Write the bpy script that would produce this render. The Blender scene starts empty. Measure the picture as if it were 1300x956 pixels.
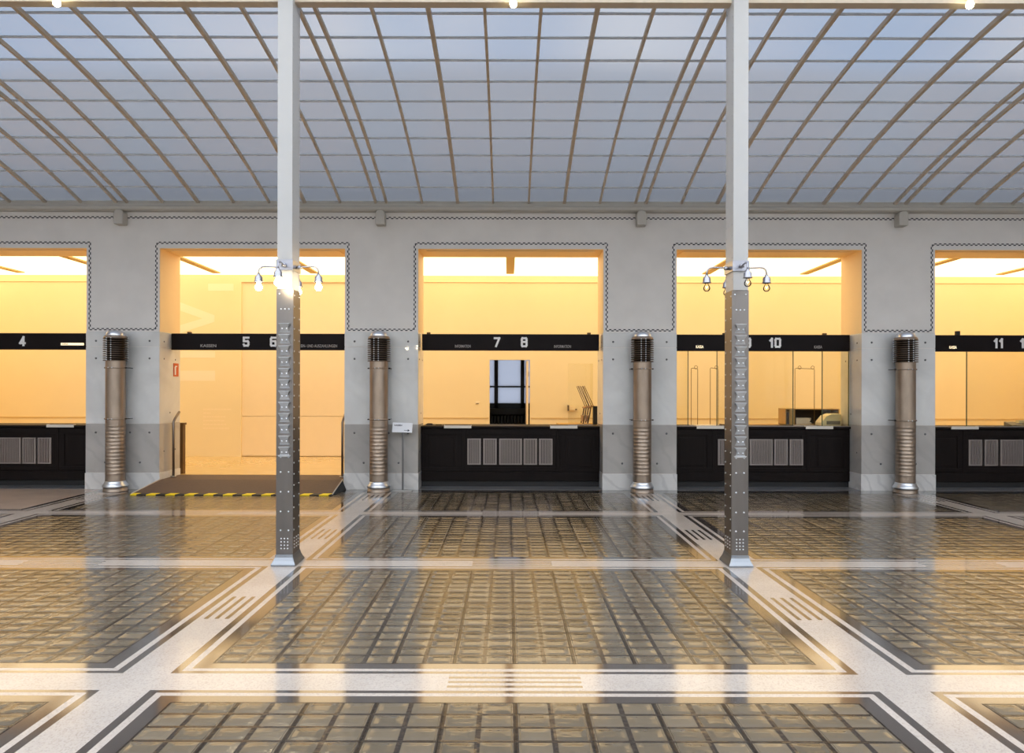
import bpy, bmesh, math, random
from mathutils import Vector, Matrix
random.seed(7)
PI = math.pi
SC = bpy.context.scene
COL = SC.collection

# ------------------------------------------------------------------ geometry helpers
class MB:
    """collects shapes in one bmesh and links them as one mesh object"""
    def __init__(s):
        s.bm = bmesh.new()
        s.uv = None
    def face(s, pts, m=0, smooth=False, uvs=None):
        vs = [s.bm.verts.new(p) for p in pts]
        f = s.bm.faces.new(vs)
        f.material_index = m
        f.smooth = smooth
        if uvs:
            if s.uv is None: s.uv = s.bm.loops.layers.uv.new('UVMap')
            for l, u in zip(f.loops, uvs): l[s.uv].uv = u
        return f
    def box(s, x0, x1, y0, y1, z0, z1, m=0):
        v = [s.bm.verts.new((x, y, z)) for x in (x0, x1) for y in (y0, y1) for z in (z0, z1)]
        for q in ((0,1,3,2), (4,6,7,5), (0,4,5,1), (2,3,7,6), (0,2,6,4), (1,5,7,3)):
            f = s.bm.faces.new([v[i] for i in q]); f.material_index = m
        return s
    def prism(s, pts, y0, y1, m=0):
        """outline in x,z extruded along y"""
        a = [s.bm.verts.new((p[0], y0, p[1])) for p in pts]
        b = [s.bm.verts.new((p[0], y1, p[1])) for p in pts]
        n = len(pts)
        s.bm.faces.new(a).material_index = m
        s.bm.faces.new(b[::-1]).material_index = m
        for i in range(n):
            s.bm.faces.new([a[i], b[i], b[(i+1) % n], a[(i+1) % n]]).material_index = m
        return s
    def prismx(s, pts, x0, x1, m=0):
        """outline in y,z extruded along x"""
        a = [s.bm.verts.new((x0, p[0], p[1])) for p in pts]
        b = [s.bm.verts.new((x1, p[0], p[1])) for p in pts]
        n = len(pts)
        s.bm.faces.new(a[::-1]).material_index = m
        s.bm.faces.new(b).material_index = m
        for i in range(n):
            s.bm.faces.new([a[i], a[(i+1) % n], b[(i+1) % n], b[i]]).material_index = m
        return s
    def lathe(s, prof, c=(0,0,0), seg=32, m=0, smooth=True):
        """profile of (radius, z) turned about the vertical through c"""
        rings = []
        for r, z in prof:
            if r < 1e-5:
                rings.append([s.bm.verts.new((c[0], c[1], c[2]+z))])
            else:
                rings.append([s.bm.verts.new((c[0]+r*math.cos(2*PI*i/seg), c[1]+r*math.sin(2*PI*i/seg), c[2]+z)) for i in range(seg)])
        for a, b in zip(rings, rings[1:]):
            for i in range(seg):
                j = (i+1) % seg
                if len(a) == 1 and len(b) == 1: continue
                if len(a) == 1: f = s.bm.faces.new([a[0], b[j], b[i]])
                elif len(b) == 1: f = s.bm.faces.new([a[i], a[j], b[0]])
                else: f = s.bm.faces.new([a[i], a[j], b[j], b[i]])
                f.material_index = m; f.smooth = smooth
        return s
    def tube(s, pts, r, seg=10, m=0, smooth=True, cap=True):
        pts = [Vector(p) for p in pts]
        rings = []
        up = None
        for i, p in enumerate(pts):
            t = (pts[min(i+1, len(pts)-1)] - pts[max(i-1, 0)]).normalized()
            if up is None:
                up = Vector((0,0,1)) if abs(t.z) < .9 else Vector((0,1,0))
            n = t.cross(up)
            if n.length < 1e-6: n = t.orthogonal()
            n.normalize(); b = n.cross(t).normalized(); up = b
            rr = r[i] if isinstance(r, (list, tuple)) else r
            rings.append([s.bm.verts.new(p + n*rr*math.cos(2*PI*k/seg) + b*rr*math.sin(2*PI*k/seg)) for k in range(seg)])
        for a, b in zip(rings, rings[1:]):
            for k in range(seg):
                f = s.bm.faces.new([a[k], a[(k+1) % seg], b[(k+1) % seg], b[k]])
                f.material_index = m; f.smooth = smooth
        if cap:
            s.bm.faces.new(rings[0][::-1]).material_index = m
            s.bm.faces.new(rings[-1]).material_index = m
        return s
    def dome(s, c, n, r, h=None, seg=8, m=0):
        """low rivet head at c with axis n"""
        n = Vector(n).normalized(); h = h or r*.7
        a = n.orthogonal().normalized(); b = n.cross(a)
        c = Vector(c)
        rings = [[s.bm.verts.new(c + (a*math.cos(2*PI*k/seg) + b*math.sin(2*PI*k/seg))*r*math.cos(t) + n*h*math.sin(t)) for k in range(seg)] for t in (0, .7)]
        top = s.bm.verts.new(c + n*h)
        for k in range(seg):
            j = (k+1) % seg
            f = s.bm.faces.new([rings[0][k], rings[0][j], rings[1][j], rings[1][k]]); f.smooth = True; f.material_index = m
            f = s.bm.faces.new([rings[1][k], rings[1][j], top]); f.smooth = True; f.material_index = m
        return s
    def stroke(s, pts, w, y0, y1, m=0):
        """flat broad line through x,z points, a bar for each leg"""
        for (ax, az), (bx, bz) in zip(pts, pts[1:]):
            d = Vector((bx-ax, bz-az))
            if d.length < 1e-6: continue
            d.normalize(); n = Vector((-d.y, d.x)); e = d*w*.5; n = n*w*.5
            a = Vector((ax, az)) - e; b = Vector((bx, bz)) + e
            s.prism([(a+n)[:], (a-n)[:], (b-n)[:], (b+n)[:]], y0, y1, m)
        return s
    def build(s, name, mats, parent=None, bevel=0, loc=None, recalc=True):
        if recalc: bmesh.ops.recalc_face_normals(s.bm, faces=s.bm.faces[:])
        me = bpy.data.meshes.new(name)
        s.bm.to_mesh(me); s.bm.free()
        for m in (mats if isinstance(mats, (list, tuple)) else [mats]): me.materials.append(m)
        o = bpy.data.objects.new(name, me); COL.objects.link(o)
        if parent: o.parent = parent
        if loc: o.location = loc
        if bevel:
            b = o.modifiers.new('bevel', 'BEVEL'); b.width = bevel; b.segments = 2
            b.limit_method = 'ANGLE'; b.angle_limit = math.radians(40)
        return o

def thing(name, label, cat, loc=(0,0,0), rz=0, group=None):
    o = bpy.data.objects.new(name, None); COL.objects.link(o)
    o.location = loc; o.rotation_euler = (0, 0, rz)
    o.empty_display_size = .1
    return tag(o, label, cat, group)
def tag(o, label, cat, group=None):
    o['label'] = label; o['category'] = cat
    if group: o['group'] = group
    return o
def struct(o):
    o['kind'] = 'structure'
    return o
def dup(root, loc, label, rz=None):
    r = root.copy(); COL.objects.link(r); r.location = loc; r['label'] = label
    if rz is not None: r.rotation_euler = (0, 0, rz)
    for ch in list(root.children):
        c = ch.copy(); COL.objects.link(c); c.parent = r
        for g in list(ch.children):
            d = g.copy(); COL.objects.link(d); d.parent = c
    return r
def text_mb(body, x, z, h, y, w=None, depth=.002, bold=0.0, m=0):
    """lettering in the x,z plane facing -y, centred on x, standing on z"""
    cu = bpy.data.curves.new('lettering', 'FONT'); cu.body = body; cu.size = 1; cu.offset = bold
    o = bpy.data.objects.new('lettering', cu); COL.objects.link(o)
    bpy.context.view_layer.update()
    me = bpy.data.meshes.new_from_object(o.evaluated_get(bpy.context.evaluated_depsgraph_get()))
    bpy.data.objects.remove(o)
    xs = [v.co.x for v in me.vertices]; ys = [v.co.y for v in me.vertices]
    x0, x1, y0, y1 = min(xs), max(xs), min(ys), max(ys)
    sy = h/(y1-y0); sx = (w/(x1-x0)) if w else sy
    b = MB()
    for p in me.polygons:
        try:
            b.face([(x+(me.vertices[i].co.x-(x0+x1)/2)*sx, y, z+(me.vertices[i].co.y-y0)*sy) for i in p.vertices], m)
        except ValueError: pass
    r = bmesh.ops.extrude_face_region(b.bm, geom=b.bm.faces[:])
    for v in [g for g in r['geom'] if isinstance(g, bmesh.types.BMVert)]: v.co.y += depth
    bpy.data.meshes.remove(me)
    return b

# ------------------------------------------------------------------ materials
def nodes_of(name):
    m = bpy.data.materials.new(name); m.use_nodes = True
    nt = m.node_tree
    return m, nt, nt.nodes, nt.links, nt.nodes['Principled BSDF']
def lin(r, g, b):
    f = lambda c: (c/255/12.92) if c/255 <= .04045 else ((c/255+.055)/1.055)**2.4
    return (f(r), f(g), f(b), 1)
def mat(name, rgb, rough=.5, metal=0, var=0, vscale=6, coat=0, bump=0, bscale=60, spec=.5, rvar=0, stretch=None):
    m, nt, N, L, p = nodes_of(name)
    c = lin(*rgb)
    p.inputs['Base Color'].default_value = c
    p.inputs['Roughness'].default_value = rough
    p.inputs['Metallic'].default_value = metal
    p.inputs['Coat Weight'].default_value = coat
    p.inputs['Specular IOR Level'].default_value = spec
    tc = N.new('ShaderNodeTexCoord'); vec = tc.outputs['Object']
    if stretch:
        mp = N.new('ShaderNodeMapping'); mp.inputs['Scale'].default_value = stretch
        L.new(vec, mp.inputs['Vector']); vec = mp.outputs['Vector']
    if var or rvar:
        n = N.new('ShaderNodeTexNoise'); n.inputs['Scale'].default_value = vscale; n.inputs['Detail'].default_value = 6
        L.new(vec, n.inputs['Vector'])
    if var:
        r = N.new('ShaderNodeValToRGB')
        r.color_ramp.elements[0].position = .3; r.color_ramp.elements[1].position = .7
        r.color_ramp.elements[0].color = tuple(x*(1-var) for x in c[:3])+(1,)
        r.color_ramp.elements[1].color = tuple(min(1, x*(1+var)) for x in c[:3])+(1,)
        L.new(n.outputs['Fac'], r.inputs['Fac']); L.new(r.outputs['Color'], p.inputs['Base Color'])
    if rvar:
        mr = N.new('ShaderNodeMapRange'); mr.inputs['To Min'].default_value = rough-rvar; mr.inputs['To Max'].default_value = rough+rvar
        L.new(n.outputs['Fac'], mr.inputs['Value']); L.new(mr.outputs['Result'], p.inputs['Roughness'])
    if bump:
        nb = N.new('ShaderNodeTexNoise'); nb.inputs['Scale'].default_value = bscale; nb.inputs['Detail'].default_value = 4
        L.new(vec, nb.inputs['Vector'])
        b = N.new('ShaderNodeBump'); b.inputs['Strength'].default_value = bump; b.inputs['Distance'].default_value = .01
        L.new(nb.outputs['Fac'], b.inputs['Height']); L.new(b.outputs['Normal'], p.inputs['Normal'])
    return m
def emit(name, rgb, strength):
    m, nt, N, L, p = nodes_of(name)
    p.inputs['Base Color'].default_value = (.8, .8, .8, 1)
    p.inputs['Emission Color'].default_value = rgb+(1,)
    p.inputs['Emission Strength'].default_value = strength
    return m
def marble(name, base, vein, scale=1.5, rough=.12, amount=.6):
    m, nt, N, L, p = nodes_of(name)
    tc = N.new('ShaderNodeTexCoord')
    mp = N.new('ShaderNodeMapping'); mp.inputs['Rotation'].default_value = (.3, .6, .2)
    L.new(tc.outputs['Object'], mp.inputs['Vector'])
    n1 = N.new('ShaderNodeTexNoise'); n1.inputs['Scale'].default_value = scale; n1.inputs['Detail'].default_value = 8; n1.inputs['Distortion'].default_value = 1.2
    L.new(mp.outputs['Vector'], n1.inputs['Vector'])
    w = N.new('ShaderNodeTexWave'); w.inputs['Scale'].default_value = scale*.9; w.inputs['Distortion'].default_value = 9; w.inputs['Detail'].default_value = 5
    L.new(mp.outputs['Vector'], w.inputs['Vector'])
    r = N.new('ShaderNodeValToRGB'); r.color_ramp.elements[0].position = .0; r.color_ramp.elements[1].position = .22
    r.color_ramp.elements[0].color = (1,1,1,1); r.color_ramp.elements[1].color = (0,0,0,1)
    L.new(w.outputs['Fac'], r.inputs['Fac'])
    mul = N.new('ShaderNodeMath'); mul.operation = 'MULTIPLY'; mul.inputs[1].default_value = amount
    L.new(r.outputs['Color'], mul.inputs[0])
    r2 = N.new('ShaderNodeValToRGB'); c = lin(*base)
    r2.color_ramp.elements[0].position = .3; r2.color_ramp.elements[1].position = .7
    r2.color_ramp.elements[0].color = tuple(x*.88 for x in c[:3])+(1,); r2.color_ramp.elements[1].color = tuple(x*1.06 for x in c[:3])+(1,)
    L.new(n1.outputs['Fac'], r2.inputs['Fac'])
    mx = N.new('ShaderNodeMixRGB'); mx.inputs['Color2'].default_value = lin(*vein)
    mm = N.new('ShaderNodeMath'); mm.operation = 'MULTIPLY'
    L.new(mul.outputs['Value'], mm.inputs[0]); L.new(n1.outputs['Fac'], mm.inputs[1])
    L.new(mm.outputs['Value'], mx.inputs['Fac']); L.new(r2.outputs['Color'], mx.inputs['Color1'])
    L.new(mx.outputs['Color'], p.inputs['Base Color'])
    p.inputs['Roughness'].default_value = rough
    return m
def terrazzo(name, base, chip, rough=.16, scale=140, coat=.2, ior=1.5):
    m, nt, N, L, p = nodes_of(name)
    tc = N.new('ShaderNodeTexCoord')
    v = N.new('ShaderNodeTexVoronoi'); v.inputs['Scale'].default_value = scale
    L.new(tc.outputs['Object'], v.inputs['Vector'])
    n = N.new('ShaderNodeTexNoise'); n.inputs['Scale'].default_value = 2.2; n.inputs['Detail'].default_value = 5
    L.new(tc.outputs['Object'], n.inputs['Vector'])
    r = N.new('ShaderNodeValToRGB'); r.color_ramp.elements[0].color = lin(*chip); r.color_ramp.elements[1].color = lin(*base)
    r.color_ramp.elements[0].position = .05; r.color_ramp.elements[1].position = .5
    L.new(v.outputs['Color'], r.inputs['Fac'])
    mx = N.new('ShaderNodeMixRGB'); mx.blend_type = 'MULTIPLY'; mx.inputs['Fac'].default_value = .35
    L.new(r.outputs['Color'], mx.inputs['Color1']); L.new(n.outputs['Fac'], mx.inputs['Color2'])
    L.new(mx.outputs['Color'], p.inputs['Base Color'])
    p.inputs['Roughness'].default_value = rough
    p.inputs['IOR'].default_value = ior
    p.inputs['Coat Weight'].default_value = coat; p.inputs['Coat Roughness'].default_value = .07
    return m
def glass_block(name):
    """prism-glass floor lights in an iron grid: UV counts the blocks, two across to each iron frame"""
    m, nt, N, L, p = nodes_of(name)
    uv = N.new('ShaderNodeUVMap'); uv.uv_map = 'UVMap'
    sep = N.new('ShaderNodeSeparateXYZ'); L.new(uv.outputs['UV'], sep.inputs['Vector'])
    def M(op, a, b=None, c=None):
        n = N.new('ShaderNodeMath'); n.operation = op
        for i, v in enumerate((a, b, c)):
            if v is None: continue
            if isinstance(v, (int, float)): n.inputs[i].default_value = v
            else: L.new(v, n.inputs[i])
        return n.outputs['Value']
    def tri(sock, k=1.0):            # distance to the nearest whole multiple, 0 .. .5
        f = M('FRACT', M('MULTIPLY', sock, k))
        return M('SUBTRACT', .5, M('ABSOLUTE', M('SUBTRACT', f, .5)))
    U, V = sep.outputs['X'], sep.outputs['Y']
    du, dv = tri(U), tri(V)
    d2 = M('MULTIPLY', tri(U, .5), 2.0)      # distance to the frame seams, in block widths
    def ss(x, a, b):
        n = N.new('ShaderNodeMapRange'); n.interpolation_type = 'SMOOTHSTEP'
        n.inputs['From Min'].default_value = a; n.inputs['From Max'].default_value = b
        L.new(x, n.inputs['Value']); return n.outputs['Result']
    # pillow of one block
    pu, pv = ss(du, .06, .30), ss(dv, .05, .34)
    pil = M('MULTIPLY', pu, pv)
    nz = N.new('ShaderNodeTexNoise'); nz.inputs['Scale'].default_value = 2.3; nz.inputs['Detail'].default_value = 2
    L.new(uv.outputs['UV'], nz.inputs['Vector'])
    hn = M('MULTIPLY', nz.outputs['Fac'], .55)
    # iron frame: raised rims with a dark slit between
    seam = M('SUBTRACT', 1.0, ss(d2, .022, .045))
    rim = M('SUBTRACT', 1.0, ss(d2, .10, .13))
    height = M('ADD', M('ADD', M('MULTIPLY', pil, .8), hn), M('SUBTRACT', M('MULTIPLY', rim, .7), M('MULTIPLY', seam, .8)))
    wt = N.new('ShaderNodeTexWhiteNoise'); wt.noise_dimensions = '2D'
    ft = N.new('ShaderNodeVectorMath'); ft.operation = 'FLOOR'; L.new(uv.outputs['UV'], ft.inputs[0]); L.new(ft.outputs['Vector'], wt.inputs['Vector'])
    tilt = M('MULTIPLY', M('SUBTRACT', M('FRACT', V), .5), M('SUBTRACT', M('MULTIPLY', wt.outputs['Value'], 2.0), .4))
    height = M('ADD', height, M('MULTIPLY', tilt, ss(dv, .03, .08)))
    bp = N.new('ShaderNodeBump'); bp.inputs['Strength'].default_value = 1; bp.inputs['Distance'].default_value = .0048
    L.new(height, bp.inputs['Height']); L.new(bp.outputs['Normal'], p.inputs['Normal'])
    inside = M('MULTIPLY', ss(du, .06, .085), ss(dv, .055, .09))
    wn = N.new('ShaderNodeTexWhiteNoise'); wn.noise_dimensions = '2D'
    fl = N.new('ShaderNodeVectorMath'); fl.operation = 'FLOOR'; L.new(uv.outputs['UV'], fl.inputs[0])
    L.new(fl.outputs['Vector'], wn.inputs['Vector'])
    r = N.new('ShaderNodeValToRGB')
    r.color_ramp.elements[0].color = lin(92, 84, 71); r.color_ramp.elements[1].color = lin(116, 105, 88)
    L.new(wn.outputs['Value'], r.inputs['Fac'])
    mx = N.new('ShaderNodeMixRGB'); mx.inputs['Color1'].default_value = lin(62, 55, 50)
    L.new(inside, mx.inputs['Fac']); L.new(r.outputs['Color'], mx.inputs['Color2'])
    mx2 = N.new('ShaderNodeMixRGB'); mx2.inputs['Color2'].default_value = lin(30, 28, 27)
    L.new(seam, mx2.inputs['Fac']); L.new(mx.outputs['Color'], mx2.inputs['Color1'])
    L.new(mx2.outputs['Color'], p.inputs['Base Color'])
    p.inputs['Roughness'].default_value = .17
    p.inputs['IOR'].default_value = 1.58
    L.new(M('MULTIPLY', M('SUBTRACT', 1.0, inside), .2), p.inputs['Metallic'])
    p.inputs['Coat Weight'].default_value = .2; p.inputs['Coat Roughness'].default_value = .1
    return m
def frosted(name, tint, trans=.75):
    """rough skylight glass: scatters the daylight that falls on its far side, lets a blurred view through"""
    m, nt, N, L, p = nodes_of(name)
    out = N['Material Output']
    tr = N.new('ShaderNodeBsdfTranslucent'); tr.inputs['Color'].default_value = tint+(1,)
    rf = N.new('ShaderNodeBsdfRefraction'); rf.inputs['IOR'].default_value = 1.12; rf.inputs['Roughness'].default_value = .52
    rf.inputs['Color'].default_value = tint+(1,)
    gl = N.new('ShaderNodeBsdfGlossy'); gl.inputs['Roughness'].default_value = .3; gl.inputs['Color'].default_value = (1,1,1,1)
    m1 = N.new('ShaderNodeMixShader'); m1.inputs['Fac'].default_value = 1-trans
    L.new(tr.outputs[0], m1.inputs[1]); L.new(rf.outputs[0], m1.inputs[2])
    fr = N.new('ShaderNodeFresnel'); fr.inputs['IOR'].default_value = 1.4
    m2 = N.new('ShaderNodeMixShader'); L.new(fr.outputs[0], m2.inputs['Fac'])
    L.new(m1.outputs[0], m2.inputs[1]); L.new(gl.outputs[0], m2.inputs[2])
    L.new(m2.outputs[0], out.inputs['Surface'])
    return m
def clear_glass(name, tint=(.96, .96, .88)):
    m, nt, N, L, p = nodes_of(name)
    out = N['Material Output']
    t = N.new('ShaderNodeBsdfTransparent'); t.inputs['Color'].default_value = tint+(1,)
    g = N.new('ShaderNodeBsdfGlossy'); g.inputs['Roughness'].default_value = .02
    fr = N.new('ShaderNodeFresnel'); fr.inputs['IOR'].default_value = 1.45
    mx = N.new('ShaderNodeMixShader'); L.new(fr.outputs[0], mx.inputs['Fac'])
    L.new(t.outputs[0], mx.inputs[1]); L.new(g.outputs[0], mx.inputs[2]); L.new(mx.outputs[0], out.inputs['Surface'])
    return m

SKY = 6.0
WARM = (1.0, .77, .455)
ROOM = 2.3
M = {}
M['plaster'] = mat('hall_plaster', (232, 229, 226), .8, var=.035, vscale=3, bump=.06, bscale=90)
M['attic'] = mat('attic_plaster', (165, 166, 170), .9, var=.05)
M['marble'] = marble('pale_marble', (228, 229, 229), (180, 182, 186), 1.1, .03, .12)
M['marble_dark'] = marble('grey_marble', (184, 181, 178), (132, 130, 130), 1.3, .10, .28)
M['marble_plinth'] = marble('veined_marble', (222, 221, 220), (140, 140, 144), 1.8, .12, .45)
M['navy'] = mat('dark_inlay', (34, 36, 48), .4)
M['cornice'] = mat('cornice_paint', (196, 192, 184), .45, var=.03)
M['rafter'] = mat('rafter_paint', (210, 196, 178), .5, var=.06, vscale=9)
M['bar'] = mat('glazing_bar_metal', (216, 219, 224), .45, var=.05)
M['pane'] = frosted('frosted_skylight', (.148, .148, .151), .64)
M['pane_fill'] = frosted('fill_light_glass', (.79, .745, .675), .9)  # brighter glass for unseen panes, added to light the arcade wall
M['terrazzo'] = terrazzo('white_terrazzo', (206, 197, 190), (184, 175, 168), .15, 140, .08)
M['dark_stone'] = terrazzo('dark_grey_stone', (76, 70, 68), (58, 55, 56), .10, 200, .6, 1.75)
M['plain_stone'] = terrazzo('plain_beige_stone', (196, 178, 166), (186, 168, 156), .22, 160)
M['sill_stone'] = terrazzo('sill_stone', (120, 120, 124), (84, 84, 88), .3, 160)
M['blocks'] = glass_block('glass_blocks_in_iron')
M['alu'] = mat('aluminium_sheet', (134, 130, 128), .38, 1.0, var=.05, vscale=14, rvar=.07, stretch=(1, 1, .15))
M['alu_bright'] = mat('bright_aluminium', (214, 218, 224), .28, 1.0, var=.03)
M['alu_brown'] = mat('tarnished_aluminium', (162, 147, 133), .42, 1.0, var=.2, vscale=9, rvar=.09, stretch=(1, 1, .3))
M['bolt'] = mat('dull_bolt_metal', (112, 112, 114), .4, 1.0)
M['foot'] = mat('column_foot_aluminium', (150, 156, 164), .4, 1.0)
M['louvre'] = mat('brown_louvre_metal', (112, 98, 86), .38, 1.0, var=.1)
M['alu_dark'] = mat('dark_louvre_metal', (52, 46, 42), .4, .8)
M['white_paint'] = mat('white_iron_paint', (190, 191, 192), .35, var=.015)
M['chrome'] = mat('brushed_steel', (176, 174, 172), .3, 1.0, var=.04)
M['nickel'] = mat('nickel_fitting', (170, 172, 182), .3, .9, var=.04)
M['wood'] = mat('black_stained_wood', (20, 13, 12), .5, var=.25, vscale=5, stretch=(4, 4, .6), spec=.15)
M['black'] = mat('black_enamel', (24, 18, 19), .4, var=.06, spec=.1)
M['black_matt'] = mat('matt_black', (20, 20, 22), .6)
M['letter'] = mat('pale_lettering', (250, 250, 250), .5)
M['letter_dim'] = mat('dull_metal_lettering', (168, 162, 158), .45)
M['letter_gold'] = emit('glowing_letters_and_glare', (1.0, .78, .42), 1.1)  # serves the bright lettering and the added glare plate
M['grille'] = mat('nickel_grille', (160, 150, 146), .42, .7, var=.04)
M['grille_back'] = mat('dark_grille_cloth', (58, 50, 48), .9)  # dark sheet behind the grille bars
M['wall_warm'] = mat('cream_wall_paint', (237, 220, 179), .6, var=.012, vscale=2)
M['reveal_bounce'] = mat('cream_bounce_light', (255, 226, 176), .55, var=.01)  # cream that holds the warm light bounced out of the rooms
M['panel_warm'] = mat('cream_panel_paint', (240, 221, 186), .5, var=.01)
M['beam_warm'] = mat('ceiling_beam_paint', (214, 186, 128), .6)
M['room_floor'] = mat('yellow_linoleum', (206, 178, 122), .2, var=.05, vscale=4, coat=.3)
M['laylight'] = emit('lit_ceiling_glass', WARM, ROOM)
M['vinyl'] = mat('pale_vinyl', (247, 230, 202), .5)
M['vinyl_small'] = mat('pale_small_vinyl', (244, 226, 192), .5)
M['mat_brown'] = mat('brown_ramp_mat', (96, 76, 62), .75, var=.10, vscale=30, bump=.2, bscale=220)
M['ramp_edge'] = mat('pale_edge_strip', (196, 186, 172), .45)
M['yellow'] = mat('yellow_tape', (246, 214, 20), .45)
M['tape_black'] = mat('black_tape', (26, 24, 24), .5)
M['post'] = mat('brown_post_wood', (98, 68, 32), .5, var=.12, vscale=12, stretch=(3, 3, .4))
M['red'] = mat('fire_sign_red', (206, 92, 40), .5)
M['white'] = mat('white_card', (236, 238, 244), .5)
M['tray'] = mat('pale_tray_metal', (222, 216, 206), .35, .3)
M['ink'] = mat('dark_ink', (40, 44, 70), .6)
M['screen'] = clear_glass('counter_screen_glass', (.97, .955, .86))
M['edge'] = mat('glass_edge', (70, 84, 60), .25)
M['brass_wire'] = mat('thin_brass_wire', (120, 92, 46), .35, .8)
M['box_wood'] = mat('pale_box_board', (186, 150, 84), .6, var=.06)
M['box_dark'] = mat('dark_box_inside', (42, 28, 18), .7)
M['paper'] = mat('paper', (240, 226, 196), .8, var=.02)
M['machine'] = mat('ivory_plastic', (232, 216, 172), .4)
M['machine_grey'] = mat('grey_plastic', (110, 98, 76), .5)
M['chair_metal'] = mat('bronze_tube', (96, 72, 42), .35, .7)
M['chair_seat'] = mat('tan_chair_seat', (150, 110, 62), .6)
M['dark_frame'] = mat('dark_window_frame', (16, 20, 22), .5)
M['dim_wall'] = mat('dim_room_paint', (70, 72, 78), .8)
M['window_pane'] = frosted('frosted_window', (.50, .505, .53), .9)
M['rail_steel'] = mat('dark_rail_steel', (128, 118, 110), .35, 1.0)
M['bulb_lit'] = emit('lit_bulb', (1.0, .80, .50), 90)
M['bulb_pend'] = emit('lit_pendant_bulb', (1.0, .86, .50), 14)
M['bulb_clear'] = clear_glass('clear_bulb_glass', (.98, .96, .90))
M['filament'] = emit('faint_filament', (1.0, .75, .35), 6)
M['front_wall'] = mat('pale_front_wall', (214, 212, 208), .8)

# ------------------------------------------------------------------ measures (metres)
X0 = .04            # middle of the centre bay
P = 4.15            # bay pitch
YW = 11.13          # hall face of the arcade wall
TW = .69            # its thickness
HO = 1.489          # half width of an opening
ZO = 3.87           # head of the openings
YS = YW + .34       # counters and sign beams stand back in the openings
YR = 15.08          # rear wall of the rooms behind
ZR = .152           # floor of those rooms
ZC = 4.09           # their lit ceiling
HX = 12.6           # half length of the hall
YF = -6.0           # front end of the hall
BAYS = range(-2, 3)
bay = lambda k: X0 + P*k
PIERS = [X0 + P*(k+.5) for k in range(-3, 3)]

# ------------------------------------------------------------------ floor
def build_floor():
    b = MB()
    T, D, G, S = 0, 1, 2, 3
    ax = [X0 + P*(k+.5) for k in range(-4, 4)]
    by = [9.0 - 2.6*k for k in range(-1, 7)]
    lx = (.134, .183, .225, .31)
    ly = (.11, .142, .178, .25)
    xs = {-HX, HX}; ys = {YF, YW, 10.82}
    for a in ax:
        for d in lx: xs |= {a-d, a+d}
        for d in (.015, .058, .088): xs |= {a-d, a+d}
    for k in range(-4, 5):
        xs |= {X0+P*k-.366, X0+P*k+.366}
    for c in by:
        for d in ly: ys |= {c-d, c+d}
        for d in (.012, .045, .072): ys |= {c-d, c+d}
        ys |= {c-1.3-.26, c-1.3+.26}
    xs = sorted(x for x in xs if -HX <= x <= HX); ys = sorted(y for y in ys if YF <= y <= YW)
    for x0, x1 in zip(xs, xs[1:]):
        if x1-x0 < 1e-4: continue
        cx = (x0+x1)/2
        for y0, y1 in zip(ys, ys[1:]):
            if y1-y0 < 1e-4: continue
            cy = (y0+y1)/2
            a = min(ax, key=lambda q: abs(q-cx)); c = min(by, key=lambda q: abs(q-cy))
            dx, dy = abs(cx-a), abs(cy-c)
            u = sum(dx > t for t in lx); v = sum(dy > t for t in ly)
            lev = min(u, v)
            m = (T, D, T, D, G)[lev]
            if lev == 0:
                if u == 0 and v >= 1:            # aisle strip: three dark stripes half way between the cross bands
                    if abs(dy-1.3) < .26 and (dx < .015 or .058 < dx < .088): m = D
                elif v == 0 and u >= 1:          # cross band: stripes in the middle of each bay
                    bx = min((abs(cx-(X0+P*k)) for k in range(-4, 5)))
                    if bx < .366 and (dy < .012 or .045 < dy < .072): m = D
            if cy > 10.82 and u > 0: m = D
            if lev == 4 and cy > 9.0 and abs(cx-(X0-2*P)) < P/2: m = S
            uvs = None
            if m == G:
                k0 = round((cx-X0)/P); gx0 = X0+P*k0-P/2+.31; cw = (P-.62)/20
                g0 = c + (.25 if cy > c else -.25-2.1)
                ch = 2.1/16
                uvs = [((x-gx0)/cw, (y-g0)/ch) for x, y in ((x0, y0), (x1, y0), (x1, y1), (x0, y1))]
                off = 40*(k0+5)
                uvs = [(p+off, q+round(c)*20) for p, q in uvs]
            b.face([(x0, y0, 0), (x1, y0, 0), (x1, y1, 0), (x0, y1, 0)], m, uvs=uvs or [(0, 0)]*4)
    bmesh.ops.remove_doubles(b.bm, verts=b.bm.verts[:], dist=1e-5)
    o = b.build('floor', [M['terrazzo'], M['dark_stone'], M['blocks'], M['plain_stone']])
    return struct(o)
build_floor()
b = MB()
for k in BAYS:
    if k == -1: continue
    b.box(bay(k)-HO, bay(k)+HO, YW, YW+TW, -.1, .004)
struct(b.build('floor_sill', M['sill_stone']))
b = MB()
b.box(-12.6, 12.6, YW+TW, YR, -.1, ZR)
b.box(bay(-1)-HO, bay(-1)+HO, YW+.02, YW+TW, -.1, ZR-.004)
struct(b.build('floor_rooms', M['room_floor']))

# ------------------------------------------------------------------ arcade wall
b = MB()
for x in PIERS: b.box(x-(P/2-HO), x+(P/2-HO), YW, YW+TW, 0, ZO)
b.box(-HX, PIERS[0]-(P/2-HO), YW, YW+TW, 0, ZO)
b.box(PIERS[-1]+(P/2-HO), HX, YW, YW+TW, 0, ZO)
b.box(-HX, HX, YW, YW+TW, ZO, 4.6)
wall = struct(b.build('wall_back', M['plaster']))
MB().box(-HX, HX, YW+.02, YW+TW, 4.6, 7.4).build('attic_wall', M['attic'], wall)  # unseen, raised over the vault to darken the glass near the eave
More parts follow.
